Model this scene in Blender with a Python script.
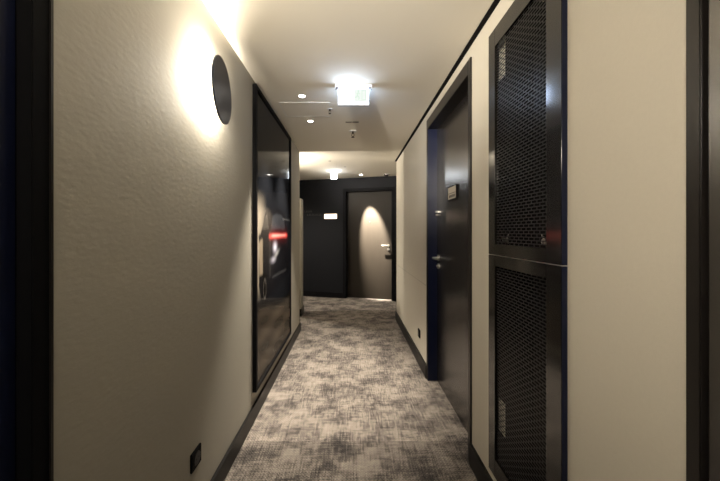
import bpy, bmesh, math, random
from mathutils import Vector, Matrix
random.seed(7)
SC = bpy.context.scene
for o in list(bpy.data.objects): bpy.data.objects.remove(o)
COL = SC.collection
PI = math.pi

# ------------------------------------------------------------------ camera
H = 2.40            # ceiling height
E = 1.325           # eye height
cam = bpy.data.objects.new('camera', bpy.data.cameras.new('camera'))
COL.objects.link(cam)
cam.location = (0, 0, E); cam.rotation_euler = (PI/2, 0, 0)
cam.data.lens = 15.0; cam.data.sensor_width = 36.0
cam.data.shift_x = 0.0125; cam.data.shift_y = -0.0118
cam.data.clip_start = 0.02
SC.camera = cam

# ------------------------------------------------------------------ world, exposure
w = bpy.data.worlds.new('world'); SC.world = w; w.use_nodes = True
w.node_tree.nodes['Background'].inputs[0].default_value = (0.010, 0.012, 0.020, 1)
w.node_tree.nodes['Background'].inputs[1].default_value = 1.0
SC.view_settings.view_transform = 'Standard'
SC.view_settings.look = 'None'
SC.view_settings.gamma = 1.0
SC.view_settings.use_curve_mapping = False
SC.view_settings.exposure = 0.0

WARM = (1.0, 0.90, 0.75)
P_LAMP = 18.0
P_DOWN = 330.0
P_DOOR = 5000.0
P_FAR = 170.0
P_UP = 780.0       # added upward fill beam behind the viewer
P_SIDE = 90.0       # added fill beam across the corridor
P_BACK = 30.0       # added lamp, unseen behind the viewer
E_SIGN = 18.0      # illuminated exit sign

# ------------------------------------------------------------------ materials
MATS = {}
def mat(name, col, rough=0.5, metal=0.0, spec=0.5, coat=0.0, coat_r=0.05, coat_ior=1.5, bump=None, emis=None, es=0.0, var=None, aniso=0.0):
    if name in MATS: return MATS[name]
    m = bpy.data.materials.new(name); m.use_nodes = True; MATS[name] = m
    nt = m.node_tree; b = nt.nodes['Principled BSDF']
    b.inputs['Base Color'].default_value = (*col, 1)
    b.inputs['Roughness'].default_value = rough
    b.inputs['Metallic'].default_value = metal
    b.inputs['Specular IOR Level'].default_value = spec
    b.inputs['Coat Weight'].default_value = coat
    b.inputs['Coat Roughness'].default_value = coat_r
    b.inputs['Coat IOR'].default_value = coat_ior
    if emis: 
        b.inputs['Emission Color'].default_value = (*emis, 1); b.inputs['Emission Strength'].default_value = es
    tc = nt.nodes.new('ShaderNodeTexCoord')
    if var:           # (scale xyz, amount)
        mp = nt.nodes.new('ShaderNodeMapping'); mp.inputs['Scale'].default_value = var[0]
        nz = nt.nodes.new('ShaderNodeTexNoise'); nz.inputs['Scale'].default_value = 1.0; nz.inputs['Detail'].default_value = 4
        mx = nt.nodes.new('ShaderNodeMixRGB')
        mx.inputs[1].default_value = (*[c*(1-var[1]) for c in col], 1)
        mx.inputs[2].default_value = (*[min(1, c*(1+var[1])) for c in col], 1)
        nt.links.new(tc.outputs['Object'], mp.inputs[0]); nt.links.new(mp.outputs[0], nz.inputs['Vector'])
        nt.links.new(nz.outputs['Fac'], mx.inputs[0]); nt.links.new(mx.outputs[0], b.inputs['Base Color'])
    if bump:          # (scale xyz, strength, distance)
        mp = nt.nodes.new('ShaderNodeMapping'); mp.inputs['Scale'].default_value = bump[0]
        nz = nt.nodes.new('ShaderNodeTexNoise'); nz.inputs['Scale'].default_value = 1.0; nz.inputs['Detail'].default_value = 5
        bp = nt.nodes.new('ShaderNodeBump'); bp.inputs['Strength'].default_value = bump[1]; bp.inputs['Distance'].default_value = bump[2]
        nt.links.new(tc.outputs['Object'], mp.inputs[0]); nt.links.new(mp.outputs[0], nz.inputs['Vector'])
        nt.links.new(nz.outputs['Fac'], bp.inputs['Height']); nt.links.new(bp.outputs[0], b.inputs['Normal'])
    return m

M_WALL = mat('wall_paint', (0.385, 0.362, 0.308), 0.75, spec=0.25, bump=((38, 38, 70), 0.4, 0.0018))
M_WALLR = mat('wallpaper', (0.57, 0.53, 0.445), 0.75, spec=0.25, bump=((300, 300, 300), 0.25, 0.001), var=((90, 90, 90), 0.03))
M_CEIL = mat('ceiling_paint', (0.84, 0.79, 0.69), 0.85, spec=0.2)
M_DARKWALL = mat('charcoal_wall_paint', (0.009, 0.0095, 0.012), 0.6, spec=0.15)
M_BASE = mat('black_baseboard', (0.007, 0.0065, 0.0065), 0.4, spec=0.25)
M_BLACK = mat('matt_black', (0.004, 0.004, 0.005), 0.7, spec=0.1)
M_FRAME = mat('bronze_black_frame', (0.012, 0.010, 0.009), 0.30, metal=0.0, spec=0.45, bump=((400, 400, 3), 0.05, 0.0005))
M_NAVY = mat('navy_lacquer_and_blue_light', (0.004, 0.007, 0.027), 0.35, spec=0.3)  # lacquer on the left door; bluish light painted on reveal and cabinet edge
M_LEAF = mat('dark_veneer', (0.010, 0.008, 0.007), 0.5, spec=0.1, coat=1.0, coat_r=0.25, coat_ior=2.3, bump=((160, 160, 2.5), 0.12, 0.0006), var=((120, 120, 2), 0.3))
M_STEEL = mat('satin_steel', (0.72, 0.70, 0.66), 0.28, metal=1.0)
M_CAB = mat('cabinet_bronze', (0.006, 0.005, 0.0045), 0.5, spec=0.1, coat=1.0, coat_r=0.13, coat_ior=1.62)
M_MESH = mat('perforated_steel', (0.020, 0.019, 0.020), 0.35, metal=0.0, spec=0.5)
M_INSIDE = mat('cabinet_inside', (0.003, 0.003, 0.004), 0.7, spec=.2)
M_DISC = mat('lamp_disc_black', (0.007, 0.010, 0.020), 0.30, spec=0.25)
M_WHITE = mat('white_plastic', (0.75, 0.75, 0.74), 0.4)
M_PAPER = mat('pale_label_paper', (0.80, 0.78, 0.66), 0.7)
M_LED = mat('downlight_led', (1, 1, 1), 0.5, emis=(1.0, 0.93, 0.84), es=40)
M_LEDW = mat('lamp_led_ring', (1, 1, 1), 0.5, emis=(1.0, 0.85, 0.62), es=10)
M_GLOW = mat('exit_sign_glow', (1, 1, 1), 0.5, emis=(0.52, 0.70, 1.0), es=E_SIGN)
M_PIC = mat('exit_sign_pictogram', (0, 0, 0), 0.5, spec=0.0, emis=(0.76, 0.93, 0.78), es=.98)
M_PICR = mat('exit_sign_field', (0, 0, 0), 0.5, spec=0.0, emis=(0.93, 0.99, 0.93), es=.99)
M_ACR = mat('clear_acrylic_edge', (0.55, 0.60, 0.72), 0.2)
M_CUBE = mat('emergency_light_glow', (1, 1, 1), 0.5, emis=(0.85, 0.92, 1.0), es=26)
M_ROOMSIGN = mat('sign_glow_warm', (1, 1, 1), 0.5, emis=(1.0, 0.72, 0.50), es=2.2)
M_PLATE = mat('number_plate', (0.55, 0.48, 0.36), 0.4, metal=0.4)
M_FAINT = mat('faint_grey_lettering', (0.07, 0.07, 0.065), 0.5)

def carpet():
    m = bpy.data.materials.new('distressed_carpet'); m.use_nodes = True
    nt = m.node_tree; N = nt.nodes; L = nt.links; b = N['Principled BSDF']
    b.inputs['Roughness'].default_value = 0.95; b.inputs['Specular IOR Level'].default_value = 0.1
    tc = N.new('ShaderNodeTexCoord')
    def noise(sc, detail=5, rough=0.6, dist=0.0):
        mp = N.new('ShaderNodeMapping'); mp.inputs['Scale'].default_value = sc
        n = N.new('ShaderNodeTexNoise'); n.inputs['Scale'].default_value = 1; n.inputs['Detail'].default_value = detail
        n.inputs['Roughness'].default_value = rough; n.inputs['Distortion'].default_value = dist
        L.new(tc.outputs['Object'], mp.inputs[0]); L.new(mp.outputs[0], n.inputs['Vector']); return n.outputs['Fac']
    def math_(op, a, c, clamp=False):
        n = N.new('ShaderNodeMath'); n.operation = op; n.use_clamp = clamp
        for i, v in enumerate((a, c)):
            if isinstance(v, (int, float)): n.inputs[i].default_value = v
            else: L.new(v, n.inputs[i])
        return n.outputs[0]
    big = noise((4.0, 4.6, 1), 9, 0.72)
    warp = noise((110, 9, 1), 4, 0.6)      # threads running along the corridor
    weft = noise((10, 110, 1), 4, 0.6)      # threads across
    fine = noise((240, 240, 1), 2, 0.6)
    s = math_('ADD', math_('MULTIPLY', big, 1.0), math_('MULTIPLY', warp, 0.46))
    s = math_('ADD', s, math_('MULTIPLY', weft, 0.42))
    s = math_('ADD', s, math_('MULTIPLY', fine, 0.45))
    rp = N.new('ShaderNodeValToRGB'); L.new(math_('MULTIPLY', s, 0.425), rp.inputs[0])
    cr = rp.color_ramp
    cr.elements[0].position = 0.415; cr.elements[0].color = (0.040, 0.036, 0.035, 1)
    cr.elements[1].position = 0.615; cr.elements[1].color = (0.35, 0.31, 0.27, 1)
    e = cr.elements.new(0.475); e.color = (0.115, 0.100, 0.091, 1)
    e = cr.elements.new(0.525); e.color = (0.25, 0.218, 0.19, 1)
    # basket weave dots
    wv = N.new('ShaderNodeTexWave'); wv.wave_type = 'BANDS'; wv.bands_direction = 'DIAGONAL'; wv.inputs['Scale'].default_value = 34
    wv.inputs['Distortion'].default_value = 0.5
    L.new(tc.outputs['Object'], wv.inputs['Vector'])
    mp2 = N.new('ShaderNodeMapping'); mp2.inputs['Rotation'].default_value = (0, 0, PI/2); L.new(tc.outputs['Object'], mp2.inputs[0])
    wv2 = N.new('ShaderNodeTexWave'); wv2.bands_direction = 'DIAGONAL'; wv2.inputs['Scale'].default_value = 34; L.new(mp2.outputs[0], wv2.inputs['Vector'])
    weave = math_('MULTIPLY', wv.outputs['Fac'], wv2.outputs['Fac'])
    mx = N.new('ShaderNodeMixRGB'); mx.blend_type = 'MULTIPLY'; mx.inputs[0].default_value = 0.55
    L.new(rp.outputs[0], mx.inputs[1])
    rp2 = N.new('ShaderNodeValToRGB'); rp2.color_ramp.elements[0].color = (0.62, 0.62, 0.62, 1); rp2.color_ramp.elements[1].color = (1.25, 1.25, 1.25, 1)
    rp2.color_ramp.elements[1].position = 0.6
    L.new(weave, rp2.inputs[0]); L.new(rp2.outputs[0], mx.inputs[2])
    # nearest carpet: darker dye lot plus painted-in downlight fade, joined at y = 1.90
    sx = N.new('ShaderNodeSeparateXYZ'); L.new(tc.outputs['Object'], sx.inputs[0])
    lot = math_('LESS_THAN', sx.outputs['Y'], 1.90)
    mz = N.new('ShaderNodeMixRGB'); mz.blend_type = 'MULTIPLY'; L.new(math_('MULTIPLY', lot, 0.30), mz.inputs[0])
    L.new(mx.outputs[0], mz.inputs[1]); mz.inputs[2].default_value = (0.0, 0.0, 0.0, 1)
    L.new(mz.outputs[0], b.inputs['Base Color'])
    bp = N.new('ShaderNodeBump'); bp.inputs['Strength'].default_value = 0.6; bp.inputs['Distance'].default_value = 0.004
    L.new(math_('ADD', weave, fine), bp.inputs['Height']); L.new(bp.outputs[0], b.inputs['Normal'])
    return m
M_CARPET = carpet()

# ------------------------------------------------------------------ helpers
def box(bm, x0, x1, y0, y1, z0, z1):
    if x0 > x1: x0, x1 = x1, x0
    if y0 > y1: y0, y1 = y1, y0
    if z0 > z1: z0, z1 = z1, z0
    v = [bm.verts.new((x, y, z)) for x in (x0, x1) for y in (y0, y1) for z in (z0, z1)]
    for f in ((0,1,3,2),(4,6,7,5),(0,4,5,1),(2,3,7,6),(0,2,6,4),(1,5,7,3)):
        bm.faces.new([v[i] for i in f])
def cyl(bm, p, axis, r, h, seg=32, r2=None):
    r2 = r if r2 is None else r2
    a = Vector(axis).normalized()
    rot = Vector((0, 0, 1)).rotation_difference(a).to_matrix().to_4x4()
    bmesh.ops.create_cone(bm, cap_ends=True, segments=seg, radius1=r, radius2=r2, depth=h,
                          matrix=Matrix.Translation(Vector(p) + a*h/2) @ rot)
def tube(bm, pts, r, seg=12):
    pts = [Vector(p) for p in pts]; rings = []
    for i, p in enumerate(pts):
        d = (pts[min(i+1, len(pts)-1)] - pts[max(i-1, 0)]).normalized()
        q = Vector((0, 0, 1)).rotation_difference(d)
        rings.append([bm.verts.new(p + q @ Vector((r*math.cos(2*PI*k/seg), r*math.sin(2*PI*k/seg), 0))) for k in range(seg)])
    for a, b_ in zip(rings, rings[1:]):
        best = min(range(seg), key=lambda s: sum((a[k].co - b_[(k+s) % seg].co).length for k in range(0, seg, 3)))
        for k in range(seg): bm.faces.new((a[k], a[(k+1) % seg], b_[(k+1+best) % seg], b_[(k+best) % seg]))
    bm.faces.new(rings[0][::-1]); bm.faces.new(rings[-1])
def obj(name, bm, m, parent=None, loc=(0, 0, 0), bevel=0.0, smooth=False, origin=None):
    """link one mesh; verts are given relative to the parent (or world) and re-centred on origin"""
    bmesh.ops.recalc_face_normals(bm, faces=bm.faces)
    if bevel:
        bmesh.ops.bevel(bm, geom=[e for e in bm.edges if len(e.link_faces) == 2 and e.calc_face_angle(0) > 0.6], offset=bevel, segments=2, affect='EDGES', clamp_overlap=True)
    me = bpy.data.meshes.new(name); bm.to_mesh(me); bm.free()
    o = bpy.data.objects.new(name, me); COL.objects.link(o)
    if m: me.materials.append(m)
    if smooth:
        for p in me.polygons: p.use_smooth = True
        me.set_sharp_from_angle(angle=0.6)
    if parent: o.parent = parent
    o.location = loc
    return o
def B(*boxes):
    bm = bmesh.new()
    for b_ in boxes: box(bm, *b_)
    return bm
def tag(o, label, cat, group=None, kind=None):
    o['label'] = label; o['category'] = cat
    if group: o['group'] = group
    if kind: o['kind'] = kind
    return o
def thing(name, label, cat, loc=(0, 0, 0), rz=0.0, group=None, kind=None):
    o = bpy.data.objects.new(name, None); COL.objects.link(o)
    o.location = loc; o.rotation_euler = (0, 0, rz); o.empty_display_size = 0.1
    return tag(o, label, cat, group, kind)
def struct(name, bm, m, label, cat): return tag(obj(name, bm, m), label, cat, kind='structure')
def lamp(name, kind, loc, power, parent, color=WARM, **kw):
    d = bpy.data.lights.new(name, kind); d.energy = power; d.color = color
    for k, v in kw.items(): setattr(d, k, v)
    o = bpy.data.objects.new(name, d); COL.objects.link(o); o.location = loc
    if parent: o.parent = parent
    return o

# ------------------------------------------------------------------ structure
WL, WR = -0.69, 0.69
YB = -1.6                       # wall behind the viewer
LE, RE = 4.02, 4.55             # where the corridor's side walls end
D1a, D1b, D1t = 1.711, 2.706, 2.325     # room door outer frame on the right
C0, C1, CZ0, CZ1 = 0.955, 1.462, 0.18, 2.275
D4a, D4b = -0.42, 0.614        # near right door (outer frame)
D3a, D3b = -0.36, 0.686        # near left door (outer frame)
T = 0.22
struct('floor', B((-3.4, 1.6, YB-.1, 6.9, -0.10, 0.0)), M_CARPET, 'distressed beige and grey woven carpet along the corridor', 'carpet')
struct('ceiling', B((-3.4, 1.6, YB-.1, 6.9, H, H+0.10)), M_CEIL, 'pale flat painted corridor ceiling', 'ceiling')
g = 0.02
struct('wall_left', B((WL-T, WL, YB, D3a+g, 0, H), (WL-T, WL, D3a+g, D3b-g, 2.32, H), (WL-T, WL, D3b-g, LE, 0, H)), M_WALL,
       'textured beige wall on the left, with the round lamp', 'wall')
struct('wall_right', B((WR, WR+T, YB, D4a+g, 0, H), (WR, WR+T, D4a+g, D4b-g, 2.32, H), (WR, WR+T, D4b-g, C0+.008, 0, H),
       (WR, WR+T, C0+.008, C1-.008, 0, CZ0+.008), (WR, WR+T, C0+.008, C1-.008, CZ1-.008, H), (WR, WR+T, C1-.008, D1a+g, 0, H),
       (WR, WR+T, D1a+g, D1b-g, D1t-g, H), (WR, WR+T, D1b-g, RE, 0, H)), M_WALLR,
       'beige wall on the right, with doors and mesh cabinet', 'wall')
struct('wall_back', B((-1.2, 1.2, YB-.1, YB, 0, H)), M_WALL, 'beige wall closing the corridor behind the viewer', 'wall')
struct('wall_side_passage', B((-3.3, WL-T, LE-.12, LE, 0, H), (-3.4, -3.3, LE-.12, 6.9, 0, H)), M_WALL, 'beige wall of the passage turning left', 'wall')
struct('wall_far_right', B((WR+T, 1.30, RE-.12, RE, 0, H), (1.20, 1.30, RE, 6.2, 0, H)), M_WALLR, 'beige wall behind the right corner', 'wall')

# end wall, turned about 15 degrees: own local frame (x along the wall, y into it)
EA = -math.atan2(0.252, 0.967)
EO = Vector((-1.02, 6.23, 0))
s0, s1, sdt = 0.888, 1.926, 2.19
we = struct('wall_end', B((-2.35, s0+.02, 0, .25, 0, H), (s1-.02, 2.32, 0, .25, 0, H), (s0+.02, s1-.02, 0, .25, sdt-.02, H)), M_DARKWALL,
            'charcoal wall at the end of the corridor', 'wall')
we.location = EO; we.rotation_euler = (0, 0, EA)
def elocal(s, d, z):   # a point on the end wall -> world
    return Vector((EO.x + s*math.cos(EA) - d*math.sin(EA), EO.y + s*math.sin(EA) + d*math.cos(EA), z))

bh, bt = 0.107, 0.016
struct('baseboard_left', B((WL, WL+bt, D3b, LE+.0, 0, bh), (WL-T, WL+bt, LE, LE+bt, 0, bh)), M_BASE, 'black baseboard under the picture wall', 'baseboard')
struct('baseboard_right', B((WR-bt, WR, D4b, D1a, 0, bh+.012), (WR-bt, WR, D1b, RE, 0, bh+.012), (WR-bt, WR+T, RE, RE+bt, 0, bh+.012)), M_BASE,
       'black baseboard along the right wall', 'baseboard')
be = struct('baseboard_end', B((-2.3, s0, -bt, 0, 0, bh), (s1, 2.2, -bt, 0, 0, bh)), M_BLACK, 'black baseboard of the charcoal end wall', 'baseboard')
be.location = EO; be.rotation_euler = (0, 0, EA)
struct('shadow_gap_strip', B((0.664, WR+.001, YB, RE, H-.006, H+.001)), M_BLACK, 'black strip standing in for the shaded gap where right wall meets ceiling', 'trim')  # flat black strip stands in for the shade inside the gap
struct('trim_2', B((WR-.0012, WR+.001, D1b, RE, 0.832, 0.836)), mat('seam', (0.33, 0.30, 0.25), 0.8), 'thin horizontal wallpaper seam on the far right wall', 'trim')

# stub of wall beyond the left opening
struct('wall_stub', B((-0.95, -0.795, 4.75, 4.98, 0, 1.86)), M_WALL, 'low pale wall end seen past the left corner', 'wall')
struct('baseboard_stub', B((-0.965, -0.779, 4.734, 4.996, 0, bh)), M_BASE, 'black baseboard round the low wall end', 'baseboard')

# ------------------------------------------------------------------ doors
def lever(parent, p, out, along, length=0.115, m=M_STEEL):
    """lever handle: p on the leaf face, out = away from the face, along = where the grip points"""
    p, out, along = Vector(p), Vector(out), Vector(along)
    bm = bmesh.new()
    cyl(bm, p, out, 0.026, 0.008, 32)
    a = p + out*0.006
    tube(bm, [a, a+out*0.030, a+out*0.044+along*0.006, a+out*0.050+along*0.020, a+out*0.050+along*length], 0.0095, 12)
    obj('door_handle', bm, m, parent, smooth=True)
    bm = bmesh.new(); q = p - Vector((0, 0, 0.072)); cyl(bm, q, out, 0.024, 0.008, 32); cyl(bm, q+out*.008, out, 0.009, 0.012, 20)
    box(bm, q.x-.003, q.x+.003, q.y-.003, q.y+.003, q.z-.017, q.z-.002)
    obj('lock_rosette', bm, m, parent, smooth=True)

# room door on the right (door_1): frame with reveal, recessed leaf
d1 = thing('door_1', 'dark veneered room door with steel lever in the right wall', 'door', (WR, D1a, 0), kind='structure')
W1 = D1b-D1a; fw = 0.035; rc = 0.075
obj('door_frame', B((-.010, rc+.05, 0, fw, 0, D1t), (-.010, rc+.05, W1-fw, W1, 0, D1t), (-.010, rc+.05, fw, W1-fw, D1t-.085, D1t)), M_FRAME, d1, bevel=.002)
obj('reveal_blue_light', B((-.004, rc, W1-fw-.003, W1-fw-.0005, .002, D1t-.087)), M_NAVY, d1)  # navy strip paints the bluish light falling on the reveal
leaf = obj('door_leaf', B((rc, rc+.042, fw+.002, W1-fw-.002, 0.006, D1t-.087)), M_LEAF, d1, bevel=.001)
lever(d1, (rc, W1-fw-.055, 1.10), (-1, 0, 0), (0, -1, 0), 0.12)
# number plate: thin plate with two rows of small lettering
pl = obj('number_plate', B((rc-.012, rc, 0.440, 0.620, 1.565, 1.670)), M_BLACK, d1, bevel=.001)
bm = bmesh.new(); box(bm, rc-.0128, rc-.012, .447, .613, 1.573, 1.662); obj('plate_face', bm, M_PLATE, pl)
bm = bmesh.new(); box(bm, rc-.0136, rc-.0128, .451, .609, 1.614, 1.617)
for k in range(5): box(bm, rc-.0136, rc-.0128, .468+.026*k, .482+.026*k, 1.584, 1.604)
obj('plate_lettering', bm, M_BLACK, pl)
bm = bmesh.new(); box(bm, rc-.020, rc, W1-fw-.055, W1-fw-.015, 1.495, 1.510); cyl(bm, (rc-.02, W1-fw-.035, 1.475), (1, 0, 0), .009, .02, 16)
obj('security_latch', bm, M_STEEL, d1, bevel=.001)

# end door (door_2)
d2 = thing('door_2', 'dark door with a peephole at the corridor end', 'door', elocal(s0, 0, 0), EA, kind='structure')
W2 = s1-s0; f2 = 0.065; rc2 = 0.10
obj('door_frame', B((0, f2, -.012, rc2+.06, 0, sdt), (W2-f2, W2, -.012, rc2+.06, 0, sdt), (f2, W2-f2, -.012, rc2+.06, sdt-.065, sdt)), M_BLACK, d2, bevel=.002)
M_LEAF2 = mat('end_door_veneer', (0.017, 0.0135, 0.010), 0.5, spec=0.2, coat=0.0, bump=((140, 140, 2.5), 0.10, 0.0005), var=((110, 110, 2), 0.25))
obj('door_leaf', B((f2+.002, W2-f2-.002, rc2, rc2+.042, 0.006, sdt-.067)), M_LEAF2, d2, bevel=.001)
lever(d2, (W2-f2-.075, rc2, 1.06), (0, -1, 0), (-1, 0, 0), 0.12)
bm = bmesh.new(); cyl(bm, (W2/2+.005, rc2, 1.525), (0, -1, 0), .011, .006, 20); obj('peephole', bm, M_STEEL, d2, smooth=True)

# near left door (door_3), only its frame and the edge of its leaf are in view
d3 = thing('door_3', 'navy black door at the left edge of the view', 'door', (WL, D3a, 0), kind='structure')
W3 = D3b-D3a; f3 = .046
obj('door_frame', B((-.14, .010, 0, f3, 0, 2.325), (-.14, .010, W3-f3, W3, 0, 2.325), (-.14, .010, f3, W3-f3, 2.25, 2.325)), M_BLACK, d3, bevel=.002)
obj('frame_bead', B((.010, .014, W3-.010, W3-.004, 0, 2.325)), M_FRAME, d3)
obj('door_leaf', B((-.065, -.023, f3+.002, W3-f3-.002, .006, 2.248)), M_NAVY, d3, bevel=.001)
lever(d3, (-.023, f3+.09, 1.06), (1, 0, 0), (0, 1, 0))

# near right door (door_4)
d4 = thing('door_4', 'dark brown door at the right edge of the view', 'door', (WR, D4a, 0), kind='structure')
W4 = D4b-D4a; f4 = .026
obj('door_frame', B((-.006, .14, 0, f4, 0, 2.325), (-.006, .14, W4-f4, W4, 0, 2.325), (-.006, .14, f4, W4-f4, 2.29, 2.325)), M_FRAME, d4, bevel=.002)
obj('door_leaf', B((.004, .046, f4+.005, W4-f4-.005, .006, 2.285)), M_LEAF, d4, bevel=.001)
lever(d4, (.004, f4+.09, 1.06), (-1, 0, 0), (0, 1, 0))

# ------------------------------------------------------------------ round wall lamp
R = 0.160
LZ = 2.040
near = Vector((-0.632, 1.365, LZ)); far = Vector((-0.674, 1.682, LZ))
ctr = (near+far)/2; u = (far-near).normalized(); nrm = Vector((u.y, -u.x, 0)).normalized()   # away from wall
if nrm.x < 0: nrm = -nrm
wl = thing('wall_lamp', 'round black disc wall lamp glowing against the left wall', 'lamp', (WL, ctr.y, LZ))
off = ctr - Vector((WL, ctr.y, LZ))
bm = bmesh.new(); cyl(bm, off - nrm*0.004, nrm, R, 0.009, 96); obj('lamp_shade', bm, M_DISC, wl, bevel=.0015, smooth=True)
bm = bmesh.new(); cyl(bm, (0, 0.06, 0), (1, 0, 0), .035, 0.028, 32); obj('wall_mount', bm, M_BLACK, wl, smooth=True)
bm = bmesh.new(); cyl(bm, off - nrm*0.010, nrm, 0.10, 0.005, 48); obj('light_source', bm, M_LEDW, wl, smooth=True)
for dz, k in ((.085, .6), (0, 1.0), (-.10, 1.0)):
    lamp('lamp_bulb', 'POINT', (near.x-WL-0.027, near.y-ctr.y+0.040+abs(dz)*.35, dz), P_LAMP*k, wl, shadow_soft_size=0.025)

lamp('lamp_bulb', 'POINT', (far.x-WL-0.022, far.y-ctr.y-0.055, 0), P_LAMP*.6, wl, shadow_soft_size=0.012)

# ------------------------------------------------------------------ framed picture
PX = WL+0.028
PY0, PY1, PZ0, PZ1 = 2.10, 3.33, 0.20, 2.365
pic = thing('framed_picture', 'tall black framed picture of a dark car on the left wall', 'picture', (WL, PY0, PZ0))
pw, ph = PY1-PY0, PZ1-PZ0; ft = .028
obj('picture_frame', B((0, .028, 0, ft, 0, ph), (0, .028, pw-ft, pw, 0, ph), (0, .028, ft, pw-ft, 0, ft), (0, .028, ft, pw-ft, ph-ft, ph)), M_BLACK, pic, bevel=.001)
def sm(a, b, x):
    t = max(0.0, min(1.0, (x-a)/(b-a))); return t*t*(3-2*t)
def inside(poly, x, y):
    c = False; j = len(poly)-1
    for i in range(len(poly)):
        xi, yi = poly[i]; xj, yj = poly[j]
        if (yi > y) != (yj > y) and x < (xj-xi)*(y-yi)/(yj-yi)+xi: c = not c
        j = i
    return c
body = [(2.19,.93),(2.20,1.16),(2.22,1.30),(2.29,1.37),(2.34,1.46),(2.42,1.515),(2.60,1.535),(2.85,1.535),(3.03,1.50),(3.12,1.42),(3.20,1.33),(3.27,1.24),(3.28,.98),(3.20,.88),(2.50,.80),(2.36,.74),(2.27,.76)]
glass = [(2.52,1.35),(2.57,1.46),(2.70,1.49),(2.92,1.485),(3.02,1.44),(3.07,1.35)]
sideglass = [(2.27,1.345),(2.35,1.445),(2.41,1.47),(2.46,1.35)]
def picol(Y, Z):
    # printed picture: dark studio, pale haze left of the car, brown floor
    c = [0.010, 0.011, 0.014]
    hz = sm(1.66, 1.42, Z)*sm(.78, .98, Z)*sm(2.42, 2.14, Y)
    c = [c[i]+hz*v for i, v in enumerate((0.42, 0.36, 0.28))]
    fl = .80 - .13*sm(2.1, 3.0, Y)
    if Z < fl:
        t = sm(fl, fl-.10, Z); v = .55+.45*math.sin(Z*31+Y*3)*math.sin(Y*7+1)*.6
        c = [t*a*v + .006 for a in (0.10, 0.078, 0.058)]
    if inside(body, Y, Z):
        c = [0.008, 0.008, 0.010]
        if inside(glass, Y, Z): c = [0.030, 0.032, 0.038]
        if inside(sideglass, Y, Z): c = [0.06, 0.055, 0.05]
        if 2.205 < Y < 2.285 and 1.0 < Z < 1.27: c = [0.34, 0.28, 0.21]
        if 2.29 < Y < 2.40 and .76 < Z < 1.00: c = [.003]*3
        if ((Y-2.345)/.04)**2+((Z-.88)/.085)**2 < 1 and ((Y-2.345)/.03)**2+((Z-.88)/.065)**2 > 1: c = [.10, .09, .085]
        if 2.46 < Y < 2.52 and .95 < Z < 1.33: c = [.022, .021, .022]
        k = .8*math.exp(-((Z-1.29)/.017)**2)*sm(2.44, 2.50, Y)*sm(3.20, 3.12, Y)
        c = [c[0]+1.0*k, c[1]+.10*k, c[2]+.08*k]
        k = math.exp(-((Z-1.293)/.006)**2)*sm(2.50, 2.6, Y)*sm(3.15, 3.0, Y)
        c = [c[0]+.3*k, c[1]+.55*k, c[2]+.5*k]
        k = math.exp(-((Z-1.29)/.06)**2)*sm(2.40, 2.60, Y)*sm(3.25, 3.05, Y)*.05; c[0] += k
        k = math.exp(-((Y-2.66)/.06)**2-((Z-1.19)/.040)**2)*.75; c = [c[i]+k*v for i, v in enumerate((.80, .78, .95))]
        k = math.exp(-((Y-2.60)/.07)**2-((Z-1.085)/.022)**2)*.5; c = [c[i]+k*v for i, v in enumerate((.80, .78, .95))]
        k = math.exp(-((Y-2.72-(Z-1.13)*2)/.05)**2-((Z-1.13)/.03)**2)*.3; c = [x+k for x in c]
        if 2.56 < Y < 3.12 and .93 < Z < .945: c = [.05, .05, .055]
    if inside([(2.195,1.24),(2.185,1.30),(2.215,1.315),(2.235,1.27)], Y, Z): c = [.02]*3
    if 1.445 < Z < 1.46 and 2.95 < Y < 3.30: c = [x+.10 for x in c]
    return c
nu, nv = 150, 260
me = bpy.data.meshes.new('picture_print')
vs, cols = [], []
for j in range(nv+1):
    for i in range(nu+1):
        y = ft + (pw-2*ft)*i/nu; z = ft + (ph-2*ft)*j/nv
        vs.append((0.017, y, z)); cols.append(picol(PY0+y, PZ0+z))
fs = [(j*(nu+1)+i, j*(nu+1)+i+1, (j+1)*(nu+1)+i+1, (j+1)*(nu+1)+i) for j in range(nv) for i in range(nu)]
import numpy as np
A = np.array(cols).reshape(nv+1, nu+1, 3)
for _ in range(3):
    P = np.pad(A, ((1, 1), (1, 1), (0, 0)), mode='edge')
    A = (P[:-2, 1:-1]+P[2:, 1:-1]+P[1:-1, :-2]+P[1:-1, 2:]+2*P[1:-1, 1:-1])/6
cols = [list(map(float, c)) for c in A.reshape(-1, 3)]
n0 = len(vs); b0 = [(0.0, ft, ft), (0.0, pw-ft, ft), (0.0, pw-ft, ph-ft), (0.0, ft, ph-ft)]
vs += b0; cols += [[.01]*3]*4; fs.append((n0, n0+3, n0+2, n0+1))
me.from_pydata(vs, [], fs)
ca = me.color_attributes.new('print', 'FLOAT_COLOR', 'POINT')
for i, c in enumerate(cols): ca.data[i].color = (*c, 1)
m = mat('picture_print', (1, 1, 1), 0.6, spec=0.0, coat=0.38, coat_r=0.06, bump=((200, 200, 1.5), 0.03, 0.0004))
at = m.node_tree.nodes.new('ShaderNodeAttribute'); at.attribute_name = 'print'
m.node_tree.links.new(at.outputs['Color'], m.node_tree.nodes['Principled BSDF'].inputs['Base Color'])
me.materials.append(m)
o = bpy.data.objects.new('picture_print', me); COL.objects.link(o); o.parent = pic

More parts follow.
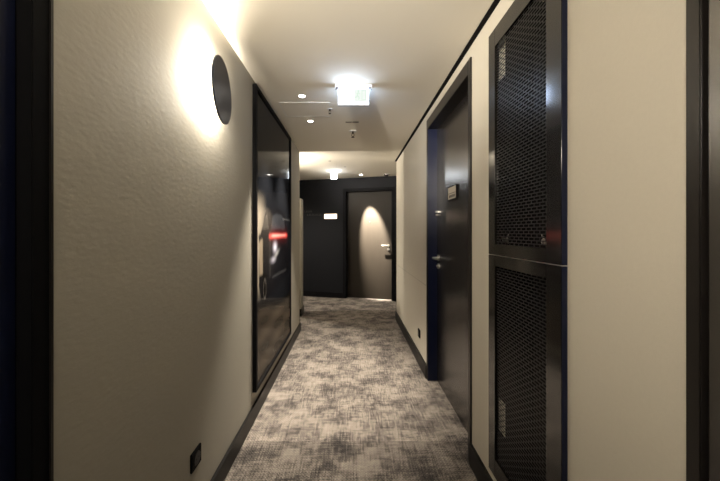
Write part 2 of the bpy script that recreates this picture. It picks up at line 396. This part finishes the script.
# ------------------------------------------------------------------ mesh-fronted cabinet in the right wall
cab = thing('wall_cabinet', 'tall dark wall cabinet with two perforated mesh doors on the right', 'cabinet', (WR, C0, 0))
cw = C1-C0; X0 = -.020; XM = 1.217
g1 = .0025
obj('cabinet_body', B((.190, .200, .010, cw-.010, CZ0+.010, CZ1-.010), (0.0, .190, .010, .018, CZ0+.010, CZ1-.010), (0.0, .190, cw-.018, cw-.010, CZ0+.010, CZ1-.010),
                      (0.0, .190, .018, cw-.018, CZ0+.010, CZ0+.018), (0.0, .190, .018, cw-.018, CZ1-.018, CZ1-.010), (.001, .190, .018, cw-.018, XM-.006, XM+.006)), M_INSIDE, cab)
def mesh_bm(y0, y1, z0, z1, x):
    bm = bmesh.new(); pz = .0126; bw = .0034; py = .034; th = .0015
    n = int(round((z1-z0)/pz))
    pz = (z1-z0)/n
    for k in range(n+1):
        zc = z0+k*pz; box(bm, x, x+th, y0, y1, zc-bw/2, zc+bw/2)
        if k < n:
            off_ = 0 if k % 2 else py/2
            yy = y0+off_
            while yy < y1:
                box(bm, x+.0001, x+th-.0001, yy-bw*.7, yy+bw*.7, zc+bw/2-.0002, zc+pz-bw/2+.0002); yy += py
    return bm
for z0, z1, top in ((XM+g1/2, CZ1, .086), (CZ0, XM-g1/2, .050)):
    bot = .050 if top > .06 else .086
    sn, sf = .076, .064          # near and far stiles
    dr = obj('cabinet_door', B((X0, -.001, 0, sn, z0, z1), (X0, -.001, cw-sf, cw, z0, z1), (X0, -.001, sn, cw-sf, z0, z0+bot), (X0, -.001, sn, cw-sf, z1-top, z1)),
             M_CAB, cab, bevel=.0012)
    obj('edge_blue_light', B((X0+.001, -.002, -.0016, -.0002, z0+.001, z1-.001)), M_NAVY, dr)  # bluish light on the door's near edge, put into a navy strip
    obj('mesh_panel', mesh_bm(sn-.001, cw-sf+.001, z0+bot-.001, z1-top+.001, -.010), M_MESH, dr)
obj('door_gap_highlight', B((X0+.0005, -.002, .0005, cw-.0005, XM-.0011, XM+.0011)), M_STEEL, cab)  # bright strip standing for the highlight on the lower door's top edge
# fittings just inside the mesh
bm = bmesh.new(); tube(bm, [(.02, .125, 1.27), (.02, .13, 1.30), (.02, .12, 1.325)], .003, 8); tube(bm, [(.02, .135, 1.275), (.02, .15, 1.30), (.02, .16, 1.315)], .003, 8); cyl(bm, (.01, .14, 1.29), (1, 0, 0), .010, .02, 16)
obj('latch_fitting', bm, M_STEEL, cab, smooth=True)
bm = bmesh.new(); tube(bm, [(.02, .400, 1.275), (.02, .41, 1.295), (.02, .40, 1.315)], .003, 8); cyl(bm, (.01, .425, 1.29), (1, 0, 0), .009, .02, 16)
obj('latch_fitting', bm, M_STEEL, cab, smooth=True)
tag(obj('paper_label', B((.020, .022, .430, .488, 2.05, 2.215)), M_PAPER, None, loc=(WR, C0, 0)), 'pale sheet behind the upper mesh door of the wall cabinet', 'label')
tag(obj('paper_label', B((.020, .022, .430, .488, .375, .53)), M_PAPER, None, loc=(WR, C0, 0)), 'pale sheet behind the lower mesh door of the wall cabinet', 'label')

# ------------------------------------------------------------------ sockets
def outlet(x, y, z, sx, label):
    t = thing('wall_socket', label, 'socket', (x, y, z))
    a, b_ = (0, sx*.010)
    obj('socket_plate', B((a, b_, -.041, .041, -.041, .041)), M_BLACK, t, bevel=.003)
    bm = bmesh.new(); cyl(bm, (sx*.0100, 0, 0), (sx, 0, 0), .027, .003, 32); obj('socket_face', bm, M_BASE, t, smooth=True)
    bm = bmesh.new()
    for dy in (-.0095, .0095): cyl(bm, (sx*.0130, dy, 0), (sx, 0, 0), .0028, .0006, 12)
    obj('socket_hole', bm, M_DARKWALL, t)
outlet(WL, 1.325, .327, 1, 'black wall socket low on the left wall before the picture')
outlet(WR, 3.02, .307, -1, 'black wall socket low on the right wall beyond the room door')

# ------------------------------------------------------------------ downlights
def downlight(x, y, label, power, r=.023, angle=math.radians(62), aim=None, es=None, group=None):
    t = thing('ceiling_downlight', label, 'downlight', (x, y, H), group=group)
    bm = bmesh.new()
    bmesh.ops.create_circle(bm, segments=40, radius=r+.007, matrix=Matrix.Translation((0, 0, -.003)))
    outer = list(bm.verts); 
    bmesh.ops.create_circle(bm, segments=40, radius=r, matrix=Matrix.Translation((0, 0, -.003)))
    bm.edges.ensure_lookup_table(); bmesh.ops.bridge_loops(bm, edges=bm.edges[:])
    ext = bmesh.ops.extrude_face_region(bm, geom=bm.faces[:])
    for v in ext['geom']:
        if isinstance(v, bmesh.types.BMVert): v.co.z += .003
    obj('trim_ring', bm, M_WHITE, t, smooth=True)
    bm = bmesh.new(); cyl(bm, (0, 0, -.002), (0, 0, 1), r, .002, 40); obj('lens', bm, M_LED, t)
    l = lamp('downlight_beam', 'SPOT', (0, 0, -.012), power, t, spot_size=angle, spot_blend=.7, shadow_soft_size=.02)
    if aim: l.rotation_euler = (Vector(aim) - Vector((x, y, H-.012))).to_track_quat('-Z', 'Y').to_euler()
    return t
downlight(-.387, 2.37, 'small lit round ceiling downlight nearer the exit sign', P_DOWN)
downlight(-.392, 2.905, 'small lit round ceiling downlight beyond the nearer one by the picture', P_DOWN)
downlight(-1.30, 4.95, 'added unseen ceiling downlight in the passage on the left', 190.0, angle=math.radians(140))  # added out of view to brighten the far end of the corridor
downlight(.19, 5.62, 'small lit ceiling downlight just before the end door', P_DOOR, .028, angle=math.radians(30), aim=tuple(elocal(1.475, .1, 1.36)))
lamp('downlight_spill', 'SPOT', (.19, 5.62, H-.012), 9, None, spot_size=math.radians(130), spot_blend=.8, shadow_soft_size=.02)

# added lamp behind the viewer, out of view, with fill beams
t = thing('wall_lamp', 'added unseen black disc lamp on the left wall behind the viewer', 'lamp', (WL, -.95, 2.03))
bm = bmesh.new(); cyl(bm, (.085, 0, 0), (1, 0, 0), .11, .009, 64); obj('lamp_shade', bm, M_DISC, t, bevel=.0015, smooth=True)
bm = bmesh.new(); cyl(bm, (0, 0, 0), (1, 0, 0), .035, .084, 32); obj('wall_mount', bm, M_BLACK, t, smooth=True)
lamp('lamp_bulb', 'POINT', (.05, .07, .04), P_BACK, t, shadow_soft_size=.02)
l = lamp('added_beam', 'SPOT', (.10, .13, .05), P_UP, t, spot_size=math.radians(42), spot_blend=1.0, shadow_soft_size=.05)
l.rotation_euler = (Vector((.10, 1.55, 2.40)) - Vector((WL+.10, -.82, 2.08))).to_track_quat('-Z', 'Y').to_euler()

l = lamp('added_beam', 'SPOT', (.10, .13, .0), P_SIDE, t, spot_size=math.radians(75), spot_blend=1.0, shadow_soft_size=.05)
l.rotation_euler = (Vector((WR, .75, 1.85)) - Vector((WL+.10, -.82, 2.03))).to_track_quat('-Z', 'Y').to_euler()

# side passage lamp, same kind as the round one
t = thing('wall_lamp', 'round black disc wall lamp in the passage on the left', 'lamp', (-1.30, LE, 1.95))
bm = bmesh.new(); cyl(bm, (0, .075, 0), (0, 1, 0), R, .009, 64); obj('lamp_shade', bm, M_DISC, t, bevel=.0015, smooth=True)
bm = bmesh.new(); cyl(bm, (0, 0, 0), (0, 1, 0), .035, .074, 32); obj('wall_mount', bm, M_BLACK, t, smooth=True)
lamp('lamp_bulb', 'POINT', (0, .035, .06), P_FAR*.4, t, shadow_soft_size=.02)
l = lamp('added_beam', 'SPOT', (0, .10, .16), P_FAR, t, spot_size=math.radians(84), spot_blend=1.0, shadow_soft_size=.04)
l.rotation_euler = (Vector((-.5, 4.65, 2.40)) - Vector((-1.3, LE+.1, 2.11))).to_track_quat('-Z', 'Y').to_euler()

# ------------------------------------------------------------------ exit sign
sy = 2.20
ex = thing('exit_sign', 'glowing white hanging emergency exit sign under the ceiling', 'sign', (0.018, sy, H))
obj('mounting_bar', B((-.135, .135, -.018, .018, -.018, 0), (-.135, -.128, -.014, .014, -.03, 0), (.128, .135, -.014, .014, -.03, 0)), M_ACR, ex, bevel=.001)
pn = obj('light_panel', B((-.108, .108, -.008, .008, -.135, -.019)), M_GLOW, ex, bevel=.001)
obj('panel_edge', B((-.114, -.1085, -.010, .010, -.150, -.018), (.1085, .114, -.010, .010, -.150, -.018), (-.1085, .1085, -.010, .010, -.150, -.1355)), M_ACR, ex)
bm = bmesh.new(); box(bm, 0.002, .100, -.0090, -.0081, -.125, -.030); obj('sign_field', bm, M_PICR, pn)
bm = bmesh.new()          # pale running figure and arrow, all but bleached out
box(bm, .060, .090, -.0098, -.0091, -.112, -.108); box(bm, .060, .064, -.0098, -.0091, -.108, -.045); box(bm, .060, .090, -.0098, -.0091, -.045, -.041); box(bm, .086, .090, -.0098, -.0091, -.108, -.045)
cyl(bm, (.036, -.0091, -.046), (0, -1, 0), .006, .0007, 16)
for a, b_, r_ in (((.036, -.055), (.028, -.078), .004), ((.028, -.078), (.042, -.092), .0035), ((.042, -.092), (.038, -.108), .003), ((.028, -.078), (.018, -.094), .0035), ((.018, -.094), (.008, -.092), .003), ((.036, -.057), (.048, -.068), .0025), ((.036, -.057), (.022, -.064), .0025)):
    d = Vector((b_[0]-a[0], b_[1]-a[1])); n_ = Vector((-d.y, d.x)).normalized()*r_
    vv = [bm.verts.new((p_[0]+s_*n_.x, yy, p_[1]+s_*n_.y)) for yy in (-.0098, -.0091) for p_, s_ in ((a, 1), (b_, 1), (b_, -1), (a, -1))]
    for f in ((0,1,2,3), (7,6,5,4), (0,4,5,1), (1,5,6,2), (2,6,7,3), (3,7,4,0)): bm.faces.new([vv[i] for i in f])
obj('pictogram', bm, M_PIC, pn)

# small emergency light near the end wall
t = thing('emergency_light', 'small glowing white cube lamp on the ceiling by the end wall', 'lamp', (-.30, 5.30, H))
obj('lamp_base', B((-.06, .06, -.03, .03, -.012, 0)), M_WHITE, t, bevel=.002)
obj('light_panel', B((-.050, .050, -.020, .020, -.135, -.0125)), M_CUBE, t, bevel=.004)

# ------------------------------------------------------------------ ceiling fittings
def sprinkler(x, y, s, label):
    t = thing('ceiling_sprinkler', label, 'sprinkler', (x, y, H))
    bm = bmesh.new(); cyl(bm, (0, 0, -.004), (0, 0, 1), .030*s, .004, 32); obj('escutcheon', bm, M_WHITE, t, smooth=True)
    bm = bmesh.new(); cyl(bm, (0, 0, -.022*s), (0, 0, 1), .008*s, .018*s, 16)
    tube(bm, [(-.007*s, 0, -.020*s), (-.012*s, 0, -.034*s), (0, 0, -.048*s)], .0022*s, 8); tube(bm, [(.007*s, 0, -.020*s), (.012*s, 0, -.034*s), (0, 0, -.048*s)], .0022*s, 8)
    obj('sprinkler_body', bm, M_BRASS, t, smooth=True)
    bm = bmesh.new(); cyl(bm, (0, 0, -.053*s), (0, 0, 1), .014*s, .003*s, 24); obj('deflector', bm, M_BRASS, t, smooth=True)
M_BRASS = mat('dark_bronze', (0.05, 0.04, 0.035), 0.4, metal=0.8)
sprinkler(.02, 3.20, 1.25, 'bronze ceiling sprinkler behind the exit sign in mid ceiling')
sprinkler(-.185, 2.62, .8, 'bronze ceiling sprinkler left of the exit sign')
t = thing('ceiling_vent', 'thin dark linear vent in the ceiling beyond the exit sign', 'vent', (.012, 2.93, H))
obj('vent_slot', B((-.065, -.010, -.006, .006, -.004, 0), (.010, .062, -.006, .006, -.004, 0), (-.01, .01, -.003, .003, -.003, 0)), M_BRASS, t)
t = thing('smoke_detector', 'dark oval detector on the ceiling before the end door', 'detector', (.665, 5.60, H))
bm = bmesh.new(); cyl(bm, (0, 0, -.006), (0, 0, 1), .060, .006, 32); obj('detector_base', bm, M_WHITE, t, smooth=True)
bm = bmesh.new(); cyl(bm, (0, 0, -.028), (0, 0, 1), .036, .022, 32, .045); obj('detector_body', bm, M_BRASS, t, smooth=True)
for x, y, lb in ((-.325, 4.54, 'small pale round ceiling sensor nearer the left corner'), (-.10, 4.95, 'small pale round ceiling sensor before the emergency light')):
    bm = bmesh.new(); cyl(bm, (0, 0, -.004), (0, 0, 1), .022, .004, 24); tag(obj('ceiling_sensor', bm, mat('cap', (.42, .38, .32), .6), None, loc=(x, y, H), smooth=True), lb, 'sensor')
# access panel outline
t = thing('access_panel', 'square flush access panel in the ceiling between the downlights', 'panel', (-.40, 2.62, H))
a0, a1, b0_, b1_ = -.20, .22, -.135, .165; q = .004
obj('panel_rim', B((a0, a1, b0_, b0_+q, -.0025, 0), (a0, a1, b1_-q, b1_, -.0025, 0), (a0, a0+q, b0_+q, b1_-q, -.0025, 0), (a1-q, a1, b0_+q, b1_-q, -.0025, 0)), M_WHITE, t)
obj('panel_board', B((a0+q+.002, a1-q-.002, b0_+q+.002, b1_-q-.002, -.0015, 0)), M_CEIL, t)

# ------------------------------------------------------------------ signs on the end wall
def on_end(name, label, cat, s, z):
    return thing(name, label, cat, tuple(elocal(s, 0, z)), EA)
t = on_end('room_sign', 'small warm glowing rectangular sign on the charcoal end wall', 'sign', .633, 1.64)
obj('sign_housing', B((-.145, .145, -.018, 0, -.062, .062)), M_BLACK, t, bevel=.002)
obj('lit_face', B((-.132, .132, -.021, -.018, -.048, .048)), M_ROOMSIGN, t)
t = on_end('wall_lettering', 'faint grey lettering on the charcoal wall left of the glowing sign', 'lettering', .24, 1.69)
for r_, (x0, n_) in enumerate(((-.18, 5), (-.12, 9))):
    for k in range(n_):
        bm = bmesh.new(); x = x0+.036*k; z = .045-.07*r_
        box(bm, x, x+.022, -.002, 0, z, z+.006); box(bm, x+(.008 if k % 2 else 0), x+(.014 if k % 2 else .006), -.002, 0, z+.006, z+.036)
        obj('letter', bm, M_FAINT, t)

for kind, gname in (('ceiling_downlight', 'ceiling downlights along the corridor'), ('wall_lamp', 'round disc wall lamps'), ('ceiling_sprinkler', 'ceiling sprinklers'),
                    ('wall_socket', 'black wall sockets'), ('ceiling_sensor', 'small ceiling sensors'), ('paper_label', 'sheets inside the wall cabinet')):
    for o in bpy.data.objects:
        if o.parent is None and o.name.split('.')[0] == kind: o['group'] = gname
